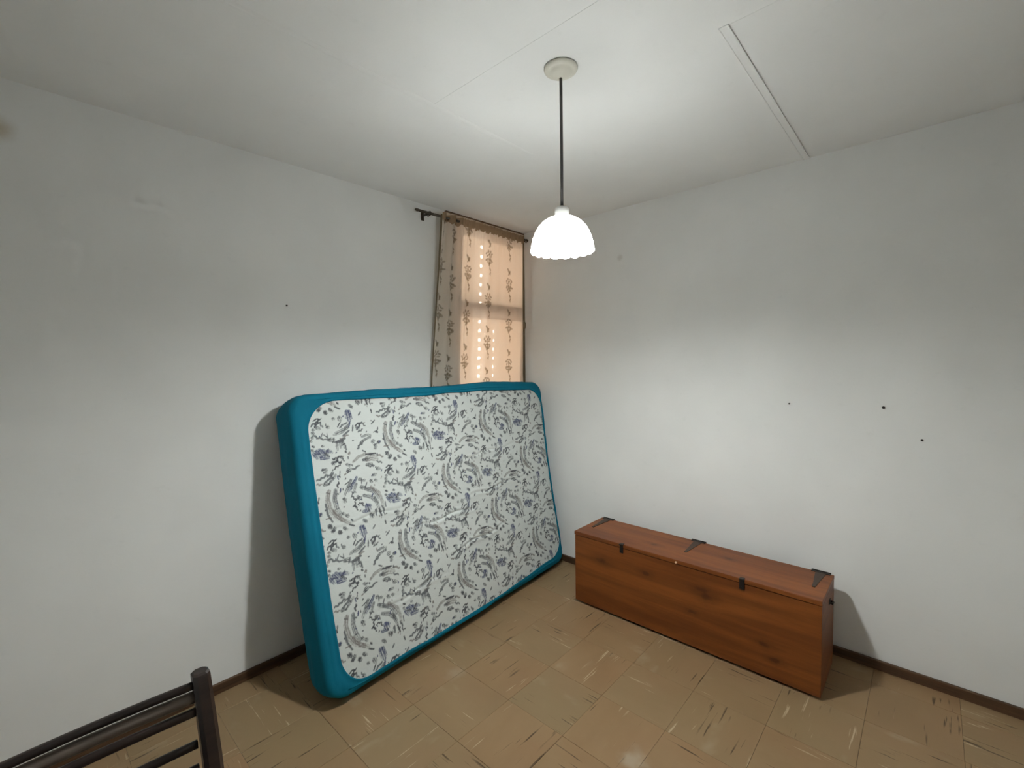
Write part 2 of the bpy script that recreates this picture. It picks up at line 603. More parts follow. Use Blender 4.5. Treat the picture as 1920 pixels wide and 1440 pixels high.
# ------------------------------------------------------------------ curtain rod and curtain
rod = empty('curtain_rod', (-0.55, -0.078, 2.424))
tag(rod, 'thin dark curtain rod fixed above the window near the ceiling', 'curtain rod')
bm = bmesh.new()
add_tube(bm, [(-0.505, 0, 0.0), (0.0, 0, 0.002), (0.515, 0, 0.004)], 0.0078, 12)
link('pole', to_mesh(bm, 'pole', True), M_ROD, rod)
bm = bmesh.new()
add_lathe(bm, [(0, -0.012), (0.006, -0.010), (0.0092, 0.0), (0.009, 0.008), (0.0078, 0.012), (0, 0.012)], 16)
link('finial', to_mesh(bm, 'finial', True), M_ROD, rod, (-0.512, 0, 0), (0, math.pi / 2, 0))
for bx in (-0.415, 0.500):
    bm = bmesh.new()
    add_box(bm, bx - 0.006, bx + 0.006, 0.012, 0.076, -0.004, 0.004, 0.001, 1)
    add_box(bm, bx - 0.011, bx + 0.011, 0.0725, 0.0765, -0.028, 0.022, 0.001, 1)
    add_tube(bm, [(bx + 0.0105 * 0, 0.0125 * math.cos(t), 0.0125 * math.sin(t)) for t in np.linspace(0, 2 * math.pi, 17)], 0.0026, 6, False)
    link('bracket', to_mesh(bm, 'bracket'), M_ROD, rod)
bm = bmesh.new()
ringpts = [(-0.425 + 0.001 * math.sin(t), 0.013 * math.cos(t), -0.006 + 0.015 * math.sin(t)) for t in np.linspace(0, 2 * math.pi, 21)]
add_tube(bm, ringpts, 0.002, 6, False)
link('ring', to_mesh(bm, 'ring', True), M_ROD, rod)


def seg_paint(img, X, Y, pts, w, col, alpha, seed, bristle=0.5, soft=0.35, rag=None):
    """paint a brush stroke on colour grid img; X, Y are coordinate grids (regular)"""
    pts = np.asarray(pts, float)
    x0, x1 = pts[:, 0].min() - w, pts[:, 0].max() + w
    y0, y1 = pts[:, 1].min() - w, pts[:, 1].max() + w
    gx, gy = X[:, 0], Y[0, :]
    i0, i1 = np.searchsorted(gx, x0), np.searchsorted(gx, x1)
    j0, j1 = np.searchsorted(gy, y0), np.searchsorted(gy, y1)
    if i1 <= i0 or j1 <= j0:
        return
    PX, PY = X[i0:i1, j0:j1], Y[i0:i1, j0:j1]
    best = np.full(PX.shape, 9.0)
    side = np.zeros(PX.shape)
    run = np.zeros(PX.shape)
    L = np.r_[0, np.cumsum(np.hypot(*np.diff(pts, axis=0).T))]
    tot = max(L[-1], 1e-6)
    for k in range(len(pts) - 1):
        a, b = pts[k], pts[k + 1]
        d = b - a
        l2 = max(d @ d, 1e-10)
        t = np.clip(((PX - a[0]) * d[0] + (PY - a[1]) * d[1]) / l2, 0, 1)
        qx, qy = PX - a[0] - t * d[0], PY - a[1] - t * d[1]
        dd = np.hypot(qx, qy)
        sgn = (d[0] * qy - d[1] * qx) / math.sqrt(l2)
        m = dd < best
        best[m], side[m], run[m] = dd[m], sgn[m], (L[k] + t[m] * math.sqrt(l2)) / tot
    hw = w / 2 * (0.75 + 0.25 * np.sin(np.pi * np.clip(run, 0.05, 0.95)))
    a = np.clip((hw - best) / (hw * soft + 1e-9), 0, 1)
    br = 0.5 + 0.5 * np.sin(side / w * 21 + seed * 3.1 + 1.2 * run) * (0.75 + 0.25 * np.cos(run * 9 + seed))
    dry = np.clip(1 - bristle * br - bristle * 0.4 * run, 0.15, 1)
    a = a * dry
    if rag is not None:
        a = np.clip(a * 1.75 - rag[i0:i1, j0:j1] * 0.62, 0, 1)
    a = (a * alpha)[..., None]
    img[i0:i1, j0:j1] = img[i0:i1, j0:j1] * (1 - a) + np.array(col) * a


def grid_object(name, P, mat, parent, mask=None, colors=None, loc=None):
    """P: (nu, nv, 3) array -> mesh of quads, optionally masked, with colour attribute 'print'"""
    nu, nv, _ = P.shape
    idx = np.arange(nu * nv).reshape(nu, nv)
    q = np.stack([idx[:-1, :-1], idx[1:, :-1], idx[1:, 1:], idx[:-1, 1:]], -1).reshape(-1, 4)
    if mask is not None:
        q = q[mask[:-1, :-1].reshape(-1) & mask[1:, 1:].reshape(-1)]
    used = np.unique(q)
    remap = np.full(nu * nv, -1)
    remap[used] = np.arange(len(used))
    q = remap[q]
    V = P.reshape(-1, 3)[used]
    me = bpy.data.meshes.new(name)
    me.vertices.add(len(V))
    me.vertices.foreach_set('co', V.astype(np.float32).ravel())
    me.loops.add(len(q) * 4)
    me.loops.foreach_set('vertex_index', q.astype(np.int32).ravel())
    me.polygons.add(len(q))
    me.polygons.foreach_set('loop_start', np.arange(0, len(q) * 4, 4, dtype=np.int32))
    me.polygons.foreach_set('use_smooth', np.ones(len(q), dtype=bool))
    me.update(calc_edges=True)
    if colors is not None:
        att = me.color_attributes.new('print', 'FLOAT_COLOR', 'POINT')
        cc = np.ones((len(V), 4), np.float32)
        cc[:, :3] = colors.reshape(-1, 3)[used]
        att.data.foreach_set('color', cc.ravel())
    me.validate()
    return link(name, me, mat, parent, loc)


def mat_curtain(name, attr=True, col=(0.6, 0.5, 0.4), trans=0.5):
    m = NT(name)
    co = m.obj()
    if attr:
        a = m.n('ShaderNodeAttribute', attribute_name='print')
        c = a.outputs['Color']
    else:
        c = m.mix(m.noise(co, 25, 3), tuple(v * 0.8 for v in col), col)
    weave = m.noise(m.vmap(co, (400, 400, 90)), 1.0, 2)
    c = m.mix(m.math('MULTIPLY', weave, 0.12), c, (0.35, 0.28, 0.2))
    d = m.n('ShaderNodeBsdfDiffuse')
    t = m.n('ShaderNodeBsdfTranslucent')
    m.lk(c, d.inputs[0])
    m.lk(c, t.inputs[0])
    mx = m.n('ShaderNodeMixShader')
    mx.inputs[0].default_value = trans
    m.lk(d.outputs[0], mx.inputs[1])
    m.lk(t.outputs[0], mx.inputs[2])
    m.lk(mx.outputs[0], m.out.inputs['Surface'])
    return m.m


M_CURT = mat_curtain('floral_curtain_cloth')
M_CHEAD = mat_curtain('curtain_header_cloth', False, (0.42, 0.30, 0.19), 0.30)  # browner than the cloth: backlit darkness of the doubled pocket put into the colour
M_CTRIM = mat_curtain('curtain_edge_trim', False, (0.17, 0.135, 0.085), 0.10)

curtain = empty('curtain', (-0.5, -0.078, 1.20))
tag(curtain, 'cream curtain with columns of brown flower sprigs hanging over the window', 'curtain')
NU, NV = 260, 330
uu = np.linspace(0, 1, NU)[:, None] * np.ones((1, NV))
ZT, ZB = 2.437, 1.30
zz = np.ones((NU, 1)) * np.linspace(ZB, ZT, NV)[None, :]
drop = (ZT - zz) / (ZT - 1.38)


def curtain_xy(u, dr):
    xl = -0.890 - 0.055 * np.clip(dr, 0, 1.2)
    xr = -0.090 + 0.060 * np.clip(dr, 0, 1.1)
    fold = np.clip((0.30 - u) / 0.14, 0, 1)
    fold = fold * fold * (3 - 2 * fold)
    flat = 1 - np.clip(dr / 0.98, 0, 1)               # pressed to the wall behind the mattress
    ph = 2 * np.pi * (u / 0.105) + 0.6 * np.sin(3 * dr)
    amp = 0.020 * fold * (0.75 + 0.25 * np.cos(2 * dr)) + 0.0035 * (1 - fold)
    y = -amp * np.sin(ph) + 0.004 * np.sin(9 * u + 2 * dr) + (1 - fold) * 0.003 * np.sin(2 * np.pi * u / 0.23 + dr)
    # gathers fanning out under the rod
    g = np.exp(-dr / 0.07)
    y += g * 0.007 * np.sin(2 * np.pi * u / 0.037)
    # one long pleat standing proud beside the folds
    y -= 0.016 * np.exp(-((u - 0.285) / 0.016) ** 2) * (0.4 + 0.6 * np.clip(dr, 0, 1))
    y = -0.008 + (y * (0.12 + 0.88 * flat)) + (0.066) * (1 - flat)
    x = xl + (xr - xl) * u + 0.006 * fold * np.cos(ph)
    return x, y


cx_, cy_ = curtain_xy(uu, drop)
P = np.stack([cx_ + 0.5, cy_, zz - 1.20], -1)
img = np.ones((NU, NV, 3)) * np.array((0.80, 0.73, 0.64))
UX = uu * 0.80                                            # print coordinate across the cloth (m)
ZZ = zz
BRN, BRN2 = (0.20, 0.150, 0.085), (0.29, 0.22, 0.135)


def sprig(xc, zc, seed, s=1.0):
    r = random.Random(seed)
    def S(pts, w, col=BRN, al=0.85):
        seg_paint(img, UX, ZZ, [(xc + px * s, zc + pz) for px, pz in pts], w * 1.35 + 0.002, col, al, seed, 0.3, 0.5)
    # bud with its leaf
    S([(-0.012, 0.125), (0.000, 0.108), (0.008, 0.090)], 0.014)
    S([(0.010, 0.108), (0.002, 0.094)], 0.013)
    S([(0.000, 0.090), (-0.006, 0.080)], 0.006)
    # blossom: loose ring of petals
    for (px, pz) in ((-0.026, 0.038), (-0.010, 0.052), (0.012, 0.050), (0.024, 0.036), (-0.018, 0.020), (0.016, 0.020), (0.0, 0.034)):
        a = r.uniform(0, 6.28)
        S([(px - 0.006 * math.cos(a), pz - 0.006 * math.sin(a)), (px + 0.006 * math.cos(a), pz + 0.006 * math.sin(a))], 0.011, BRN if r.random() < 0.7 else BRN2)
    for (px, pz) in ((-0.024, -0.006), (-0.006, -0.002), (0.012, -0.004), (0.024, -0.012), (-0.012, -0.022), (0.010, -0.024), (0.0, -0.036)):
        a = r.uniform(0, 6.28)
        S([(px - 0.007 * math.cos(a), pz - 0.007 * math.sin(a)), (px + 0.007 * math.cos(a), pz + 0.007 * math.sin(a))], 0.013, BRN if r.random() < 0.8 else BRN2)
    S([(-0.002, 0.030), (0.002, 0.0), (0.000, -0.04)], 0.006)
    # stem curling down with a small leaf
    S([(0.000, -0.042), (0.006, -0.065), (0.014, -0.090), (0.012, -0.115)], 0.0055, BRN2)
    S([(0.006, -0.066), (0.016, -0.075)], 0.009)
    S([(0.014, -0.092), (0.006, -0.104)], 0.008, BRN2)


for (xc, z0, s) in ((0.035, 2.115, 0.95), (0.125, 2.02, 0.85), (0.250, 2.095, 0.85), (0.440, 2.225, 0.95), (0.645, 2.060, 0.95)):
    for kk in range(-4, 3):
        sprig(xc, z0 + kk * 0.297, int(xc * 1000) + kk, s)
cloth = grid_object('cloth', P, M_CURT, curtain, None, img)
sol = None


def curtain_strip(name, u0, u1, z0, z1, mat, off, ruffle=0.0, nu=200, nv=14):
    u = np.linspace(u0, u1, nu)[:, None] * np.ones((1, nv))
    z = np.ones((nu, 1)) * np.linspace(z0, z1, nv)[None, :]
    dr = (ZT - z) / (ZT - 1.38)
    x, y = curtain_xy(u, dr)
    f = 1 - np.abs((z - z0) / (z1 - z0) * 2 - 1)
    y = y - off - ruffle * np.sin(u * 170 + 1.7 * np.sin(u * 31)) * (1.1 - f)
    zed = z + (0.006 * np.sin(u * 95) + 0.004 * np.sin(u * 211 + 1)) * (ruffle > 0) * ((z - z0) < (z1 - z0) * 0.3)
    return grid_object(name, np.stack([x + 0.5, y, zed - 1.20], -1), mat, curtain)


curtain_strip('header_band', 0.005, 0.995, 2.396, 2.447, M_CHEAD, 0.010, 0.0045)
curtain_strip('edge_trim', -0.004, 0.010, ZB, 2.437, M_CTRIM, 0.003, 0, 6, 200)
curtain_strip('edge_trim', 0.984, 1.012, ZB, 2.437, M_CTRIM, 0.003, 0, 6, 200)
bm = bmesh.new()
bmesh.ops.create_icosphere(bm, subdivisions=2, radius=0.013)
for v in bm.verts:
    v.co = Vector((v.co.x * 0.9, v.co.y * 0.7, v.co.z * 2.4 * (1 - 0.25 * math.sin(v.co.z * 160))))
link('tie_knot', to_mesh(bm, 'tie_knot', True), M_CTRIM, curtain, (0.5 - 0.086, -0.004, 1.785 - 1.20))


# ------------------------------------------------------------------ mattress leaning on the left wall
LM, WM, TM = 1.848, 1.365, 0.196
TH = math.radians(14.0)
UV = np.array([0, math.sin(TH), math.cos(TH)])
NVv = np.array([0, -math.cos(TH), math.sin(TH)])
MX0 = -1.905


def mmap(a, b, n):
    a, b, n = np.broadcast_arrays(np.asarray(a, float), np.asarray(b, float), np.asarray(n, float))
    s, t = a / LM, b / WM
    bend = -0.026 * np.sin(np.pi * np.clip(t, 0, 1)) ** 0.8
    lift = np.clip(t, 0, 1) ** 3 * (0.010 * np.exp(-((s - 0.66) / 0.14) ** 2) - 0.020 * np.clip((s - 0.72) / 0.28, 0, 1) ** 1.5 - 0.004 * np.cos(s * 11))
    bb = b + lift
    nn = n + bend
    base_y = -0.335 + 0.115 * s * (1 - t)
    return np.stack([MX0 + a + 0.0 * b, base_y + bb * UV[1] + nn * NVv[1], bb * UV[2] + nn * NVv[2]], -1)


NC, NS = 14, 60


def rrect(x0, x1, y0, y1, r):
    pts = []
    cs = [((x0 + r, y0 + r), math.pi), ((x1 - r, y0 + r), 1.5 * math.pi), ((x1 - r, y1 - r), 0.0), ((x0 + r, y1 - r), 0.5 * math.pi)]
    for q in range(4):
        (cx, cy), a0 = cs[q]
        for k in range(NC):
            a = a0 + k / (NC - 1) * math.pi / 2
            pts.append((cx + r * math.cos(a), cy + r * math.sin(a)))
        (nx, ny), a1 = cs[(q + 1) % 4]
        e0 = pts[-1]
        e1 = (nx + r * math.cos(a1), ny + r * math.sin(a1))
        for k in range(1, NS):
            f = k / NS
            pts.append((e0[0] + (e1[0] - e0[0]) * f, e0[1] + (e1[1] - e0[1]) * f))
    return np.array(pts)


def warp_panel(p):
    a, b = p[:, 0].copy(), p[:, 1].copy()
    s = np.clip(a / LM, 0, 1)
    lo = 0.030 * s ** 2 + 0.010 * np.sin(s * 9)
    hi = -0.018 * s ** 2 + 0.004 * np.sin(s * 14)
    t = np.clip(b / WM, 0, 1)
    b = b + lo * (1 - t) + hi * t
    # the sheet's free edge wanders a little
    w = np.array([mnoise.noise(Vector((x * 6, y * 6, 2.0))) for x, y in p]) * 0.006
    c = np.array([LM / 2, WM / 2])
    d = p - c
    d /= np.linalg.norm(d, axis=1)[:, None]
    return np.stack([a + d[:, 0] * w, b + d[:, 1] * w], 1)


def panel_loop(e):
    return warp_panel(rrect(0.076 - e, LM - 0.030 + e, 0.028 - e, WM - 0.052 + e, 0.135 + e))


def outer_loop(d):
    return rrect(d, LM - d, d, WM - d, max(0.090 - d, 0.03))


loops = []
pl0 = panel_loop(0.0)
for e, n in ((0.016, TM - 0.006), (0.004, TM - 0.004), (0.0, TM - 0.001), (0.0005, TM + 0.0025), (0.004, TM + 0.0045), (0.008, TM + 0.0035), (0.013, TM + 0.0012)):
    loops.append((panel_loop(e), np.full(len(pl0), n), 0.3))
RE = 0.034
pin, pout = panel_loop(0.016), outer_loop(RE)
for f in np.linspace(0.15, 1, 8):
    loops.append((pin * (1 - f) + pout * f, np.full(len(pin), TM + 0.003 * math.sin(f * math.pi)), 1.0))
for k in range(1, 7):
    a = k / 6 * math.pi / 2
    loops.append((outer_loop(RE * (1 - math.sin(a))), np.full(len(pin), TM - RE * (1 - math.cos(a))), 1.0))
for f in np.linspace(0.1, 0.9, 9):
    loops.append((outer_loop(-0.007 * math.sin(f * math.pi)), np.full(len(pin), TM - RE - f * (TM - 2 * RE)), 1.3))
for k in range(0, 7):
    a = k / 6 * math.pi / 2
    loops.append((outer_loop(RE * (1 - math.cos(a))), np.full(len(pin), RE * (1 - math.sin(a))), 0.8))
for d in (0.06, 0.12, 0.25, 0.45):
    loops.append((outer_loop(RE) * 0 + np.array([LM / 2, WM / 2]) + (outer_loop(RE) - np.array([LM / 2, WM / 2])) * (1 - d * 1.6), np.zeros(len(pin)), 0.2))
NP = len(pin)
arc = np.r_[0, np.cumsum(np.hypot(*np.diff(outer_loop(0), axis=0).T))]
VV = []
for li, (p2, n, wk) in enumerate(loops):
    w = np.empty(NP)
    for k in range(NP):
        sv = arc[k]
        gat = mnoise.noise(Vector((sv * 22, n[k] * 6, 1.3)))
        lng = mnoise.noise(Vector((sv * 3.0, n[k] * 34 + sv * 1.5, 7.7)))
        w[k] = 0.0022 * gat + 0.0028 * lng
    c2 = np.array([LM / 2, WM / 2])
    d2 = p2 - c2
    d2 /= np.linalg.norm(d2, axis=1)[:, None]
    on_front = (n > TM - RE * 0.5)
    nn = n + np.where(on_front, w * wk, 0)
    pp = p2 + np.where(on_front, 0, 1)[:, None] * d2 * (w * wk)[:, None]
    VV.append(mmap(pp[:, 0], pp[:, 1], nn))
VV = np.array(VV)
shift_z = -VV[:, :, 2].min() + 0.0008
shift_y = min(0.0, -0.028 - VV[:, :, 1].max())
ORG = np.array([-0.95, -0.30, 0.0])
SH = np.array([0, shift_y, shift_z]) - ORG
print('mattress shift', shift_y, shift_z, 'xrange', VV[:, :, 0].min(), VV[:, :, 0].max())


def mat_sheet():
    m = NT('teal_fitted_sheet')
    co = m.obj()
    n = m.noise(co, 5, 3)
    c = m.mix(n, (0.004, 0.122, 0.192), (0.005, 0.152, 0.235))
    m.color(c)
    m.rough(0.8, 0.12)
    m.b.inputs['Sheen Weight'].default_value = 0.0
    m.bump(m.math('ADD', m.noise(m.vmap(co, (6, 6, 1.2)), 4.0, 3), m.math('MULTIPLY', m.noise(co, 500, 1), 0.02)), 0.25, 0.012)
    return m.m


def mat_ticking():
    m = NT('printed_mattress_ticking')
    a = m.n('ShaderNodeAttribute', attribute_name='print')
    co = m.obj()
    m.color(m.mix(m.math('MULTIPLY', m.noise(co, 260, 2), 0.10), a.outputs['Color'], (0.45, 0.47, 0.46)))
    m.rough(0.85, 0.12)
    m.bump(m.noise(m.vmap(co, (9, 9, 16)), 2.0, 4, 0.6), 0.35, 0.010)
    return m.m


M_SHEET, M_TICK = mat_sheet(), mat_ticking()
mattress = empty('mattress', tuple(ORG))
tag(mattress, 'mattress in a teal fitted sheet with printed face, leaning on the left wall', 'mattress')
bm = bmesh.new()
rings = [[bm.verts.new(tuple(v + SH)) for v in ring] for ring in VV]
for r0, r1 in zip(rings, rings[1:]):
    for k in range(NP):
        bm.faces.new((r0[k], r1[k], r1[(k + 1) % NP], r0[(k + 1) % NP]))
bm.faces.new(rings[-1])
sheet = link('fitted_sheet', to_mesh(bm, 'fitted_sheet', True), M_SHEET, mattress)
sheet['label'] = 'plain teal fitted sheet around the mattress edges'

STROKES = [
('n',0.0205,[(0.104,0.891),(0.093,0.859),(0.099,0.809),(0.122,0.772),(0.165,0.736)]),
('g',0.0181,[(0.137,0.889),(0.128,0.846),(0.134,0.805),(0.15,0.772)]),
('g',0.0096,[(0.081,0.837),(0.086,0.788),(0.105,0.749)]),
('n',0.0157,[(0.117,0.795),(0.142,0.754),(0.185,0.724)]),
('b',0.0145,[(0.253,0.927),(0.228,0.895),(0.203,0.87)]),
('g',0.0157,[(0.221,0.92),(0.206,0.895),(0.182,0.859)]),
('g',0.0121,[(0.248,0.896),(0.229,0.864)]),
('d',0.0157,[(0.27,0.877),(0.297,0.866)]),
('g',0.0181,[(0.296,0.863),(0.334,0.845),(0.356,0.805)]),
('n',0.0145,[(0.325,0.865),(0.366,0.825),(0.376,0.78),(0.376,0.748)]),
('g',0.0157,[(0.28,0.833),(0.317,0.817),(0.341,0.788),(0.353,0.753)]),
('d',0.0133,[(0.336,0.807),(0.351,0.775)]),
('g',0.0096,[(0.335,0.752),(0.331,0.722)]),
('d',0.0096,[(0.352,0.748),(0.361,0.712)]),
('g',0.0072,[(0.372,0.759),(0.379,0.715)]),
('d',0.006,[(0.217,0.841),(0.233,0.823),(0.245,0.825),(0.257,0.833)]),
('d',0.006,[(0.233,0.823),(0.224,0.799),(0.236,0.771)]),
('d',0.0054,[(0.241,0.8),(0.263,0.8),(0.271,0.783)]),
('g',0.0157,[(0.246,0.833),(0.252,0.821)]),
('g',0.006,[(0.218,0.862),(0.239,0.857)]),
('d',0.0072,[(0.215,0.796),(0.233,0.787)]),
('b',0.0265,[(0.288,0.779),(0.296,0.759)]),
('b',0.0145,[(0.264,0.757),(0.295,0.754)]),
('b',0.0121,[(0.294,0.783),(0.31,0.774)]),
('d',0.0181,[(0.174,0.839),(0.179,0.827)]),
('d',0.0181,[(0.302,0.732),(0.31,0.722)]),
('d',0.0133,[(0.158,0.775),(0.165,0.769)]),
('g',0.0133,[(0.26,0.717),(0.273,0.707)]),
('d',0.0096,[(0.197,0.735),(0.202,0.729)]),
('d',0.0157,[(0.177,0.76),(0.184,0.756)]),
('b',0.0157,[(0.056,1.077),(0.07,1.055)]),
('b',0.0157,[(0.07,1.087),(0.09,1.057)]),
('b',0.0157,[(0.085,1.092),(0.107,1.064)]),
('b',0.0133,[(0.102,1.087),(0.12,1.067)]),
('b',0.0133,[(0.122,1.082),(0.144,1.071)]),
('b',0.0181,[(0.09,1.052),(0.125,1.051)]),
('d',0.0109,[(0.11,1.069),(0.128,1.056)]),
('g',0.0121,[(0.173,1.113),(0.174,1.079)]),
('g',0.0109,[(0.19,1.118),(0.191,1.087)]),
('d',0.0109,[(0.204,1.122),(0.209,1.084)]),
('g',0.0096,[(0.214,1.099),(0.218,1.073)]),
('g',0.0096,[(0.174,1.115),(0.209,1.118)]),
('d',0.0096,[(0.212,1.066),(0.216,1.06)]),
('d',0.006,[(0.144,1.038),(0.165,1.04),(0.192,1.046)]),
('d',0.0084,[(0.141,1.018),(0.163,1.025),(0.167,1.034)]),
('d',0.006,[(0.163,1.025),(0.183,1.016),(0.175,1.002)]),
('g',0.0181,[(0.144,1.02),(0.148,1.015)]),
('d',0.006,[(0.147,0.992),(0.17,1.003)]),
('g',0.0048,[(0.191,1.036),(0.204,1.018)]),
('g',0.0145,[(0.184,1.042),(0.191,1.036)]),
('n',0.0121,[(0.249,1.008),(0.278,1.027),(0.313,1.033),(0.36,1.029)]),
('d',0.0096,[(0.319,1.031),(0.374,1.028)]),
('n',0.0241,[(0.32,1.007),(0.35,1.01),(0.378,1.0)]),
('n',0.0084,[(0.382,1.021),(0.416,1.005)]),
('d',0.0133,[(0.303,1.007),(0.332,1.008)]),
('g',0.0084,[(0.377,0.989),(0.404,0.974)]),
('d',0.0157,[(0.319,0.979),(0.345,0.978)]),
('g',0.0084,[(0.344,0.973),(0.358,0.968)]),
('g',0.0084,[(0.238,0.971),(0.279,0.982)]),
('d',0.0181,[(0.213,0.968),(0.228,0.975)]),
('d',0.0157,[(0.373,0.949),(0.387,0.947)]),
('g',0.0133,[(0.344,0.922),(0.362,0.922)]),
('d',0.0072,[(0.411,0.924),(0.435,0.936),(0.46,0.937)]),
('d',0.0084,[(0.431,0.914),(0.45,0.95)]),
('g',0.0145,[(0.437,0.913),(0.451,0.905)]),
('d',0.006,[(0.424,0.949),(0.463,0.953)]),
('g',0.0072,[(0.453,0.932),(0.468,0.913)]),
('d',0.0157,[(0.49,0.909),(0.496,0.907)]),
('b',0.0241,[(0.595,0.971),(0.604,0.929)]),
('b',0.0121,[(0.607,0.975),(0.617,0.938)]),
('d',0.0121,[(0.52,0.946),(0.526,0.944)]),
('g',0.0205,[(0.553,0.946),(0.558,0.937)]),
('g',0.0109,[(0.604,0.911),(0.572,0.888),(0.526,0.874)]),
('g',0.0109,[(0.598,0.895),(0.559,0.874),(0.518,0.867)]),
('g',0.0096,[(0.598,0.878),(0.563,0.856)]),
('g',0.0084,[(0.589,0.92),(0.551,0.898)]),
('n',0.0084,[(0.546,0.842),(0.59,0.856)]),
('g',0.0084,[(0.415,0.879),(0.44,0.861),(0.476,0.851)]),
('d',0.0169,[(0.488,0.847),(0.513,0.843)]),
('g',0.0096,[(0.518,0.831),(0.573,0.842)]),
('d',0.0072,[(0.633,0.9),(0.671,0.911)]),
('d',0.0072,[(0.642,0.875),(0.663,0.907)]),
('g',0.0157,[(0.641,0.887),(0.65,0.88)]),
('g',0.006,[(0.664,0.912),(0.689,0.89)]),
('g',0.0072,[(0.647,0.863),(0.671,0.876)]),
('g',0.0109,[(0.311,1.124),(0.335,1.129),(0.359,1.126)]),
('d',0.0109,[(0.297,1.093),(0.32,1.106),(0.357,1.118)]),
('g',0.0084,[(0.292,1.081),(0.312,1.097)]),
('g',0.0084,[(0.279,1.067),(0.29,1.084)]),
('g',0.0181,[(0.364,1.09),(0.374,1.094)]),
('d',0.0145,[(0.396,1.082),(0.408,1.082)]),
('d',0.0121,[(0.375,1.069),(0.387,1.067)]),
('g',0.0109,[(0.373,1.055),(0.382,1.054)]),
('g',0.0084,[(0.056,0.952),(0.081,0.959),(0.108,0.969)]),
('g',0.0096,[(0.088,0.934),(0.121,0.952),(0.139,0.973)]),
('g',0.0109,[(0.118,0.933),(0.15,0.961)]),
('n',0.0072,[(0.053,0.933),(0.077,0.931)]),
('d',0.0121,[(0.086,0.926),(0.112,0.926)]),
('g',0.0084,[(0.134,0.974),(0.106,0.959)]),
('g',0.0145,[(0.102,0.995),(0.109,0.994)]),
('d',0.0084,[(0.087,0.998),(0.094,0.994)]),
('d',0.0084,[(0.149,0.901),(0.158,0.925)]),
('d',0.0157,[(0.268,0.916),(0.273,0.915)]),
('g',0.0109,[(0.286,0.907),(0.297,0.905)]),
('d',0.0157,[(0.328,0.896),(0.333,0.89)]),
('g',0.0133,[(0.354,0.894),(0.362,0.891)]),
('d',0.0121,[(0.401,0.852),(0.404,0.85)]),
('d',0.0133,[(0.414,0.89),(0.419,0.886)]),
('d',0.0169,[(0.443,1.017),(0.448,1.014)]),
('d',0.0121,[(0.454,0.991),(0.466,1.003)]),
('d',0.0157,[(0.484,0.98),(0.49,0.976)]),
('g',0.0121,[(0.511,0.987),(0.521,0.984)]),
('d',0.0084,[(0.394,1.141),(0.402,1.134)]),
('d',0.0121,[(0.057,1.154),(0.06,1.152)]),
('d',0.0096,[(0.052,1.115),(0.061,1.11)]),
('d',0.0109,[(0.065,1.192),(0.072,1.189)]),
('d',0.0109,[(0.1,1.108),(0.105,1.107)]),
('d',0.0109,[(0.048,0.8),(0.053,0.796)]),
('d',0.0181,[(0.086,0.735),(0.092,0.728)]),
('d',0.0109,[(0.096,0.706),(0.113,0.718)]),
('d',0.0169,[(0.131,0.696),(0.135,0.69)]),
('d',0.0145,[(0.156,0.707),(0.16,0.703)]),
('d',0.0121,[(0.402,0.809),(0.408,0.805)]),
('g',0.0133,[(0.565,0.714),(0.577,0.706)]),
('g',0.0109,[(0.447,0.696),(0.459,0.695)]),
('d',0.0109,[(0.664,1.013),(0.672,1.018)]),
('d',0.0109,[(0.621,0.996),(0.627,0.989)]),
]

GRID = 0.003
ga = np.arange(0.0, LM, GRID)
gb = np.arange(0.0, WM, GRID)
A, B = np.meshgrid(ga, gb, indexing='ij')
col = np.ones(A.shape + (3,)) * np.array((0.600, 0.645, 0.625))
INK = {'g': (0.090, 0.098, 0.110), 'b': (0.042, 0.055, 0.130), 'n': (0.130, 0.108, 0.100), 'd': (0.045, 0.050, 0.060)}
ALP = {'g': 0.90, 'b': 0.95, 'n': 0.75, 'd': 0.95}
rag = rng.random(A.shape)
rag = (rag + np.roll(rag, 1, 0) + np.roll(rag, 1, 1) + np.roll(np.roll(rag, 1, 0), 1, 1)) / 4
rag = np.clip((rag - 0.5) * 1.7 + 0.5, 0, 1)
fr = random.Random(5)


def twig(pts, seed):
    """turn a thin straight stroke into a crooked twig"""
    out = []
    for k, ((x0, y0), (x1, y1)) in enumerate(zip(pts, pts[1:])):
        l = math.hypot(x1 - x0, y1 - y0) + 1e-6
        for s in range(5):
            f = s / 5
            am = 0.0036 * math.sin(f * 7.5 + seed * 2.1 + k * 1.7)
            out.append((x0 + (x1 - x0) * f - (y1 - y0) / l * am, y0 + (y1 - y0) * f + (x1 - x0) / l * am))
    return out + [pts[-1]]


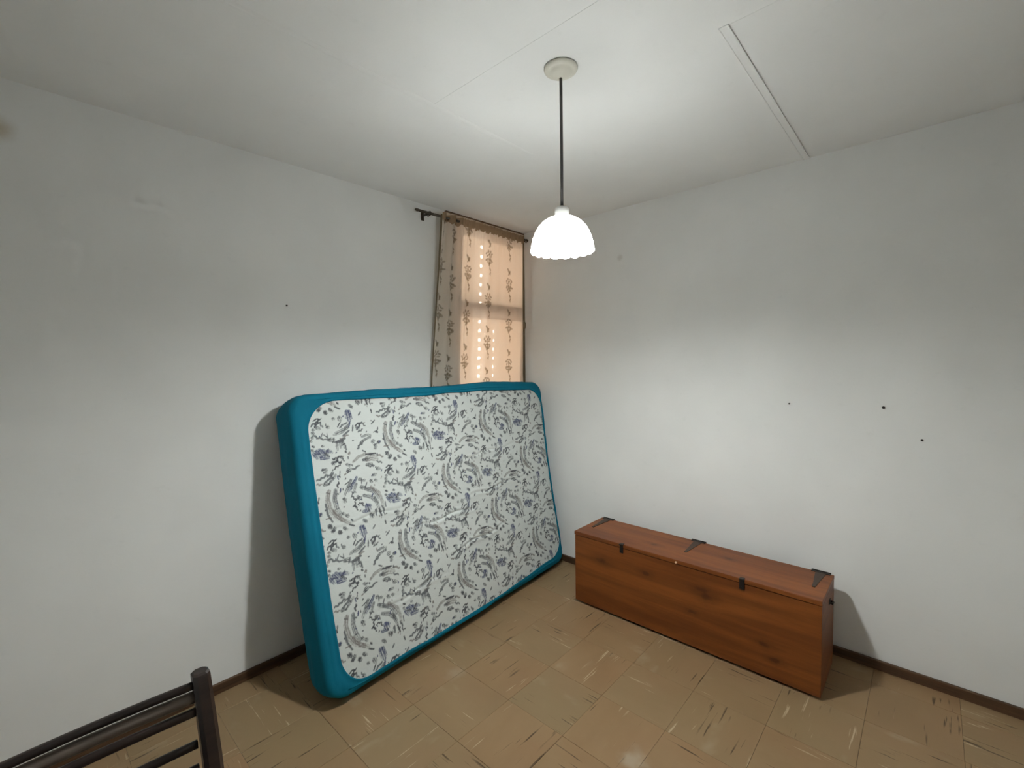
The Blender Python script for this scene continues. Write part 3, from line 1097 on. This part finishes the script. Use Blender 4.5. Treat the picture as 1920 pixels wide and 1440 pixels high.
STROKES = [(c, w, twig(p, i) if (w < 0.0088 and len(p) > 1) else p) for i, (c, w, p) in enumerate(STROKES)]
FLECKS = []
for q in range(95):                                     # small dabs between the big strokes of one repeat
    fx, fy = fr.uniform(0, 0.705), fr.uniform(0, 0.2865)
    an = fr.gauss(0.9, 0.55) if fr.random() < 0.7 else fr.uniform(0, 3.1)
    ln = fr.choice((0.004, 0.006, 0.010, 0.018, 0.026))
    FLECKS.append((fr.choice('gggdnb'), fr.uniform(0.0035, 0.0075), [(fx, fy), (fx + ln * math.cos(an), fy + ln * math.sin(an))]))
for i in range(-4, 5):
    for j in range(-6, 7):
        ox, oy = 0.705 * i + 0.3525 * (j % 2), 0.2865 * j
        if not (-1.2 < ox < 2.2 and -1.4 < oy < 1.5):
            continue
        for q, (kind, w, pts) in enumerate(STROKES + FLECKS):
            pp = [(x + ox + 0.033, y + oy) for x, y in pts]
            if max(p[0] for p in pp) < 0 or min(p[0] for p in pp) > LM or max(p[1] for p in pp) < 0 or min(p[1] for p in pp) > WM:
                continue
            big = w > 0.0105
            ww = w * 1.5 + 0.002 if big else w * 1.05 + 0.0025
            seg_paint(col, A, B, pp, ww, INK[kind], ALP[kind], q * 1.7, 0.60 if big else 0.2, 0.35, rag)
# ticking relief: loose puckers and a few long creases
rel = np.zeros(A.shape)
for (f1, f2, am, ph) in ((5.0, 23.0, 0.0012, 0.3), (9.0, 37.0, 0.0008, 1.9), (-6.0, 29.0, 0.0008, 4.0), (15.0, 11.0, 0.0009, 2.4)):
    rel += am * np.sin(A * f1 + B * f2 + ph + 1.3 * np.sin(A * 3.1 + ph) + 0.9 * np.sin(B * 5.3 + A * 2))
for (a0, b0, a1, b1, dp) in ((0.62, 0.60, 1.05, 0.60, 0.0055), (0.80, 0.39, 1.25, 0.43, 0.0055), (1.02, 0.67, 1.60, 0.70, 0.0045), (0.15, 0.72, 0.55, 0.73, 0.003), (0.30, 0.27, 0.75, 0.31, 0.0035), (0.95, 0.90, 1.5, 0.93, 0.003)):
    d = np.array([a1 - a0, b1 - b0])
    l2 = d @ d
    t = np.clip(((A - a0) * d[0] + (B - b0) * d[1]) / l2, 0, 1)
    wob = 0.008 * np.sin(A * 21 + b0 * 40)
    dist = np.hypot(A - a0 - t * d[0], B - b0 - t * d[1] + wob)
    rel -= dp * np.exp(-(dist / 0.0055) ** 2) * np.sin(np.pi * np.clip(t, 0.02, 0.98)) - 0.5 * dp * np.exp(-((dist - 0.015) / 0.009) ** 2)
PP = mmap(A, B, TM - 0.0045 + rel) + SH
# keep the part inside the sheet's opening, plus a tuck
lim = panel_loop(0.012)
ci = np.array([LM / 2, WM / 2])
ang_l = np.arctan2(lim[:, 1] - ci[1], lim[:, 0] - ci[0])
rad_l = np.hypot(lim[:, 0] - ci[0], lim[:, 1] - ci[1])
o_ = np.argsort(ang_l)
rr = np.interp(np.arctan2(B - ci[1], A - ci[0]), ang_l[o_], rad_l[o_], period=2 * np.pi)
inside = np.hypot(A - ci[0], B - ci[1]) < rr
ticking = grid_object('printed_panel', PP, M_TICK, mattress, inside, col)
ticking['label'] = 'white panel printed with grey, brown and blue brush strokes'


# ------------------------------------------------------------------ wooden chest
CX0, CX1, CY0, CY1, CH = -0.435, -0.112, -2.060, -0.776, 0.447
cl, cw = CY1 - CY0, CX1 - CX0
chest = empty('wooden_chest', ((CX0 + CX1) / 2, (CY0 + CY1) / 2, 0))
tag(chest, 'long orange-brown wooden chest with black iron hasps and hinges along the right wall', 'chest')
hx, hy = cw / 2, cl / 2
W_D, W_L = (0.128, 0.034, 0.0065), (0.240, 0.074, 0.015)
M_CH_F = mat_wood('pine_front', W_D, W_L, 1, 0.9, 0.42, [((-hx, 0.172, 0.323), 0.010), ((-hx, -0.132, 0.330), 0.013), ((-hx, -0.155, 0.300), 0.015), ((-hx, -0.078, 0.195), 0.008), ((-hx, -0.459, 0.108), 0.010), ((-hx, -0.414, 0.162), 0.011), ((-hx, 0.45, 0.31), 0.016)])
M_CH_T = mat_wood('pine_lid', tuple(v * 1.05 for v in W_D), tuple(v * 1.1 for v in W_L), 1, 0.9, 0.42, [((-0.05, 0.18, CH), 0.010), ((0.03, -0.2, CH), 0.009)])
M_CH_S = mat_wood('pine_side', tuple(v * 0.9 for v in W_D), tuple(v * 0.9 for v in W_L), 0, 0.9, 0.45)
LT = 0.021                                                  # lid thickness
zt = CH - LT - 0.003
box('front_panel', -hx, -hx + 0.018, -hy, hy, 0.0145, zt, M_CH_F, chest, 0.0015)
box('back_panel', hx - 0.018, hx, -hy, hy, 0.0145, zt, M_CH_F, chest, 0.0015)
box('side_panel', -hx + 0.0182, hx - 0.0182, -hy, -hy + 0.018, 0.0145, zt, M_CH_S, chest, 0.0015)
box('side_panel', -hx + 0.0182, hx - 0.0182, hy - 0.018, hy, 0.0145, zt, M_CH_S, chest, 0.0015)
box('bottom_board', -hx + 0.018, hx - 0.018, -hy + 0.018, hy - 0.018, 0.0150, 0.032, M_CH_S, chest)
box('plinth', -hx + 0.034, hx - 0.034, -hy + 0.034, hy - 0.034, 0.0, 0.0148, M_CH_S, chest)
lid = box('lid', -hx - 0.004, hx, -hy - 0.001, hy + 0.003, CH - LT, CH, M_CH_T, chest, 0.0025)


def chest_y(y):
    return y - chest.location.y


# black hasps folded over the lid's front edge
for y in (-1.099, -1.739):
    bm = bmesh.new()
    yl = chest_y(y)
    add_box(bm, -hx - 0.0085, -hx - 0.0045, yl - 0.011, yl + 0.011, CH - 0.050, CH + 0.0015, 0.001, 1)
    add_box(bm, -hx - 0.0085, -hx + 0.010, yl - 0.011, yl + 0.011, CH + 0.0004, CH + 0.003, 0.0008, 1)
    add_tube(bm, [(-hx - 0.0095, yl - 0.012, CH - 0.001), (-hx - 0.0095, yl + 0.012, CH - 0.001)], 0.0035, 8)
    add_tube(bm, [(-hx - 0.012, yl, CH - 0.040), (-hx - 0.004, yl, CH - 0.040)], 0.0045, 8)
    h = link('hasp', to_mesh(bm, 'hasp'), M_IRON, chest)
    h['label'] = 'black iron hasp on the front edge'
# little brass knob in the middle of the lid edge
bm = bmesh.new()
add_lathe(bm, [(0, 0.012), (0.004, 0.0115), (0.0065, 0.009), (0.0065, 0.006), (0.0035, 0.003), (0.003, -0.001), (0, -0.001)], 16)
kn = link('knob', to_mesh(bm, 'knob', True), M_BRASS, chest, (-hx - 0.004, chest_y(-1.420), CH - 0.011), (0, -math.pi / 2, 0))
kn['label'] = 'small pale round knob'
# strap hinges: cross leaf along the back edge, tapering strap running to the front
for y in (-0.826, -1.416, -2.008):
    yl = chest_y(y)
    hinge = box('hinge', hx - 0.018, hx - 0.001, yl - 0.040, yl + 0.040, CH + 0.0002, CH + 0.0030, M_IRON, chest, 0.0008)
    bm = bmesh.new()
    pr = [(hx - 0.019, 0.021), (hx - 0.06, 0.018), (hx - 0.13, 0.011), (hx - 0.185, 0.0075), (hx - 0.200, 0.006)]
    top, bot = [], []
    for (px, pw) in pr:
        top.append([bm.verts.new((px, yl + s * pw, CH + 0.0028)) for s in (-1, 1)])
        bot.append([bm.verts.new((px, yl + s * pw, CH + 0.0002)) for s in (-1, 1)])
    for k in range(len(pr) - 1):
        bm.faces.new((top[k][0], top[k][1], top[k + 1][1], top[k + 1][0]))
        bm.faces.new((bot[k][0], bot[k + 1][0], bot[k + 1][1], bot[k][1]))
        for s in (0, 1):
            bm.faces.new((top[k][s], top[k + 1][s], bot[k + 1][s], bot[k][s]))
    for k in (0, -1):
        bm.faces.new((top[k][0], top[k][1], bot[k][1], bot[k][0]))
    link('strap', to_mesh(bm, 'strap'), M_HINGE, hinge)
    bm = bmesh.new()
    add_tube(bm, [(hx + 0.0005, yl - 0.040, CH + 0.002), (hx + 0.0005, yl + 0.040, CH + 0.002)], 0.0045, 10)
    link('hinge_pin', to_mesh(bm, 'hinge_pin', True), M_IRON, hinge)
# iron handle stub on the right end
bm = bmesh.new()
ye = -hy
add_box(bm, 0.012, 0.046, ye - 0.003, ye - 0.0002, CH - 0.088, CH - 0.066, 0.001, 1)
add_tube(bm, [(0.018, ye - 0.003, CH - 0.077), (0.019, ye - 0.013, CH - 0.079), (0.039, ye - 0.014, CH - 0.079), (0.040, ye - 0.003, CH - 0.077)], 0.0048, 8)
link('end_handle', to_mesh(bm, 'end_handle'), M_IRON, chest)


# ------------------------------------------------------------------ pendant lamp
LX, LY = -1.436, -1.427
lamp = empty('pendant_lamp', (LX, LY, H))
tag(lamp, 'lit white glass dome lamp hanging from the ceiling on a thin dark stem', 'lamp')
bm = bmesh.new()
add_lathe(bm, [(0, -0.001), (0.056, -0.001), (0.058, -0.004), (0.055, -0.010), (0.046, -0.014), (0.041, -0.0145), (0.038, -0.020), (0.028, -0.027), (0.016, -0.031), (0.010, -0.034), (0.0, -0.035)], 48)
link('canopy', to_mesh(bm, 'canopy', True), M_CANOPY, lamp)
bm = bmesh.new()
add_tube(bm, [(0, 0, -0.0345), (0.001, 0, -0.25), (0, 0, -0.464)], 0.0052, 12)
link('stem', to_mesh(bm, 'stem', True), M_STEM, lamp)
bm = bmesh.new()
add_lathe(bm, [(0, -0.464), (0.006, -0.464), (0.007, -0.469), (0.022, -0.471), (0.0245, -0.474), (0.0245, -0.497), (0, -0.497)], 32)
link('socket', to_mesh(bm, 'socket', True), M_SOCKET, lamp)
bm = bmesh.new()
prof = [(0.012, 0.0), (0.030, 0.004), (0.050, 0.014), (0.068, 0.028), (0.083, 0.047), (0.094, 0.070), (0.102, 0.094), (0.107, 0.118), (0.1095, 0.136)]
seg = 120
rgs = []
for r, dz in prof:
    rgs.append([bm.verts.new((r * math.cos(2 * math.pi * k / seg), r * math.sin(2 * math.pi * k / seg), -0.4975 - dz * 0.845)) for k in range(seg)])
lip = []
for k in range(seg):
    t = 2 * math.pi * k / seg
    sc = abs(math.sin(t * 9))
    lip.append(bm.verts.new((0.1105 * math.cos(t), 0.1105 * math.sin(t), -0.4975 - 0.1165 - 0.0090 * sc ** 0.6)))
rgs.append(lip)
for r0, r1 in zip(rgs, rgs[1:]):
    for k in range(seg):
        bm.faces.new((r0[k], r0[(k + 1) % seg], r1[(k + 1) % seg], r1[k]))
bm.faces.new(rgs[0][::-1])
me = to_mesh(bm, 'glass_shade', True)
shade = link('glass_shade', me, M_SHADE, lamp)
shade['label'] = 'glowing white scalloped glass dome'
so = shade.modifiers.new('thickness', 'SOLIDIFY')
so.thickness = 0.003
so.offset = -1
bm = bmesh.new()
add_lathe(bm, [(0, -0.4995), (0.013, -0.500), (0.0135, -0.522), (0.018, -0.538), (0.026, -0.560), (0.029, -0.577), (0.027, -0.593), (0.019, -0.605), (0.008, -0.610), (0, -0.611)], 24)
link('bulb', to_mesh(bm, 'bulb', True), M_BULB, lamp)


# ------------------------------------------------------------------ dark chair at the lower left
PXR, PYB = -2.507, -1.252
CWID = 0.430
chair = empty('dining_chair', (PXR - CWID / 2, PYB - 0.20, 0))
tag(chair, 'dark brown wooden chair with a slatted back in the lower left corner', 'chair')


def cloc(x, y, z):
    return (x - chair.location.x, y - chair.location.y, z)


def post(name, pts, size, parent, cap=True):
    """square-section tapered post through pts (world), bevelled"""
    bm = bmesh.new()
    rings = []
    n = len(pts)
    for i, (p, s) in enumerate(zip(pts, size)):
        x, y, z = cloc(*p)
        c = s * 0.22
        ring = []
        for (sx, sy) in ((1, 1), (-1, 1), (-1, -1), (1, -1)):
            a, b = (x + sx * s / 2, y + sy * (s / 2 - c)), (x + sx * (s / 2 - c), y + sy * s / 2)
            ring += [a, b] if sx * sy > 0 else [b, a]
        rings.append([bm.verts.new((q[0], q[1], z)) for q in ring])
    for r0, r1 in zip(rings, rings[1:]):
        for k in range(8):
            bm.faces.new((r0[k], r0[(k + 1) % 8], r1[(k + 1) % 8], r1[k]))
    bm.faces.new(rings[0])
    bm.faces.new(rings[-1])
    return link(name, to_mesh(bm, name), M_CHAIR, parent)


LEAN = 0.030
for xr, sg in ((PXR, 1), (PXR - CWID, -1)):
    post('leg', [(xr + sg * 0.020, PYB - 0.050, 0.0), (xr + sg * 0.018, PYB - 0.035, 0.44), (xr + sg * 0.011, PYB - 0.012, 0.66), (xr, PYB, 0.842), (xr - sg * 0.0005, PYB + 0.0005, 0.8465), (xr - sg * 0.0005, PYB + 0.0006, 0.850)], [0.030, 0.036, 0.034, 0.032, 0.031, 0.023], chair)
    post('leg', [(xr + sg * 0.008, PYB - 0.420, 0.0), (xr + sg * 0.004, PYB - 0.405, 0.435)], [0.028, 0.036], chair)


def rail(name, z0, z1, depth, bow=0.012, round_=0.0, yoff=0.0, mat=None, parent=None):
    """back rail between the posts, slightly bowed backwards"""
    bm = bmesh.new()
    n = 24
    zc_, hz = (z0 + z1) / 2, (z1 - z0) / 2
    ringN = 14
    rings = []
    for i in range(n + 1):
        f = i / n
        x = PXR - 0.013 - f * (CWID - 0.026)
        zl = (zc_ - 0.85)
        y = PYB + yoff + zl * 0.07 + bow * math.sin(math.pi * f)
        ring = []
        for k in range(ringN):
            a = 2 * math.pi * k / ringN
            ex = 0.45 if not round_ else 1.0
            cy_s = math.copysign(abs(math.cos(a)) ** ex, math.cos(a))
            cz_s = math.copysign(abs(math.sin(a)) ** ex, math.sin(a))
            ring.append(bm.verts.new(cloc(x, y + depth / 2 * cy_s, zc_ + hz * cz_s)))
        rings.append(ring)
    for r0, r1 in zip(rings, rings[1:]):
        for k in range(ringN):
            bm.faces.new((r0[k], r0[(k + 1) % ringN], r1[(k + 1) % ringN], r1[k]))
    bm.faces.new(rings[0])
    bm.faces.new(rings[-1])
    return link(name, to_mesh(bm, name, True), mat or M_CHAIR, parent or chair)


rail('crest_rail', 0.8180, 0.8330, 0.012)
rail('rounded_rail', 0.7850, 0.8110, 0.020, round_=1, yoff=0.006, mat=M_RAIL)
rail('slat', 0.7610, 0.7790, 0.010)
rail('slat', 0.6940, 0.7110, 0.010)
rail('slat', 0.6440, 0.6610, 0.010)
rail('slat', 0.5940, 0.6110, 0.010)
bm = bmesh.new()
add_box(bm, -CWID / 2 - 0.012, CWID / 2 + 0.012, -0.232, 0.145, 0.435, 0.458, 0.008, 3)
link('seat', to_mesh(bm, 'seat'), M_CHAIR, chair)
for z in (0.20,):
    for sx in (-1, 1):
        box('stretcher', sx * CWID / 2 - 0.009, sx * CWID / 2 + 0.009, -0.205, 0.150, z - 0.011, z + 0.011, M_CHAIR, chair, 0.003)
box('seat_apron', -CWID / 2 + 0.014, CWID / 2 - 0.014, -0.215, -0.197, 0.385, 0.4345, M_CHAIR, chair, 0.002)


# ------------------------------------------------------------------ nails left in the walls
def nail(loc, axis, r, label):
    o = empty('nail', loc)
    bm = bmesh.new()
    add_lathe(bm, [(0, 0.007), (r * 0.7, 0.0066), (r, 0.005), (r, 0.0035), (r * 0.45, 0.003), (r * 0.45, 0.0002), (0, 0.0002)], 14)
    bmesh.ops.rotate(bm, verts=bm.verts[:], cent=(0, 0, 0), matrix=(Matrix.Rotation(-math.pi / 2, 3, 'Y') if axis == 'x' else Matrix.Rotation(math.pi / 2, 3, 'X')))
    bpy.data.objects.remove(o)
    o = link('nail', to_mesh(bm, 'nail', True), M_NAIL, None, loc)
    tag(o, label, 'nail', 'nails left in the bare walls')


nail((-1.81, 0, 1.795), 'y', 0.0042, 'lone small dark nail high on the wall left of the curtain')
nail((0, -1.839, 1.259), 'x', 0.0044, 'small dark nail nearest the lamp, above the right end of the chest')
nail((0, -2.224, 1.260), 'x', 0.0062, 'largest dark nail, middle of three on the right wall')
nail((0, -2.361, 1.121), 'x', 0.0052, 'lowest and rightmost dark nail on the right wall')
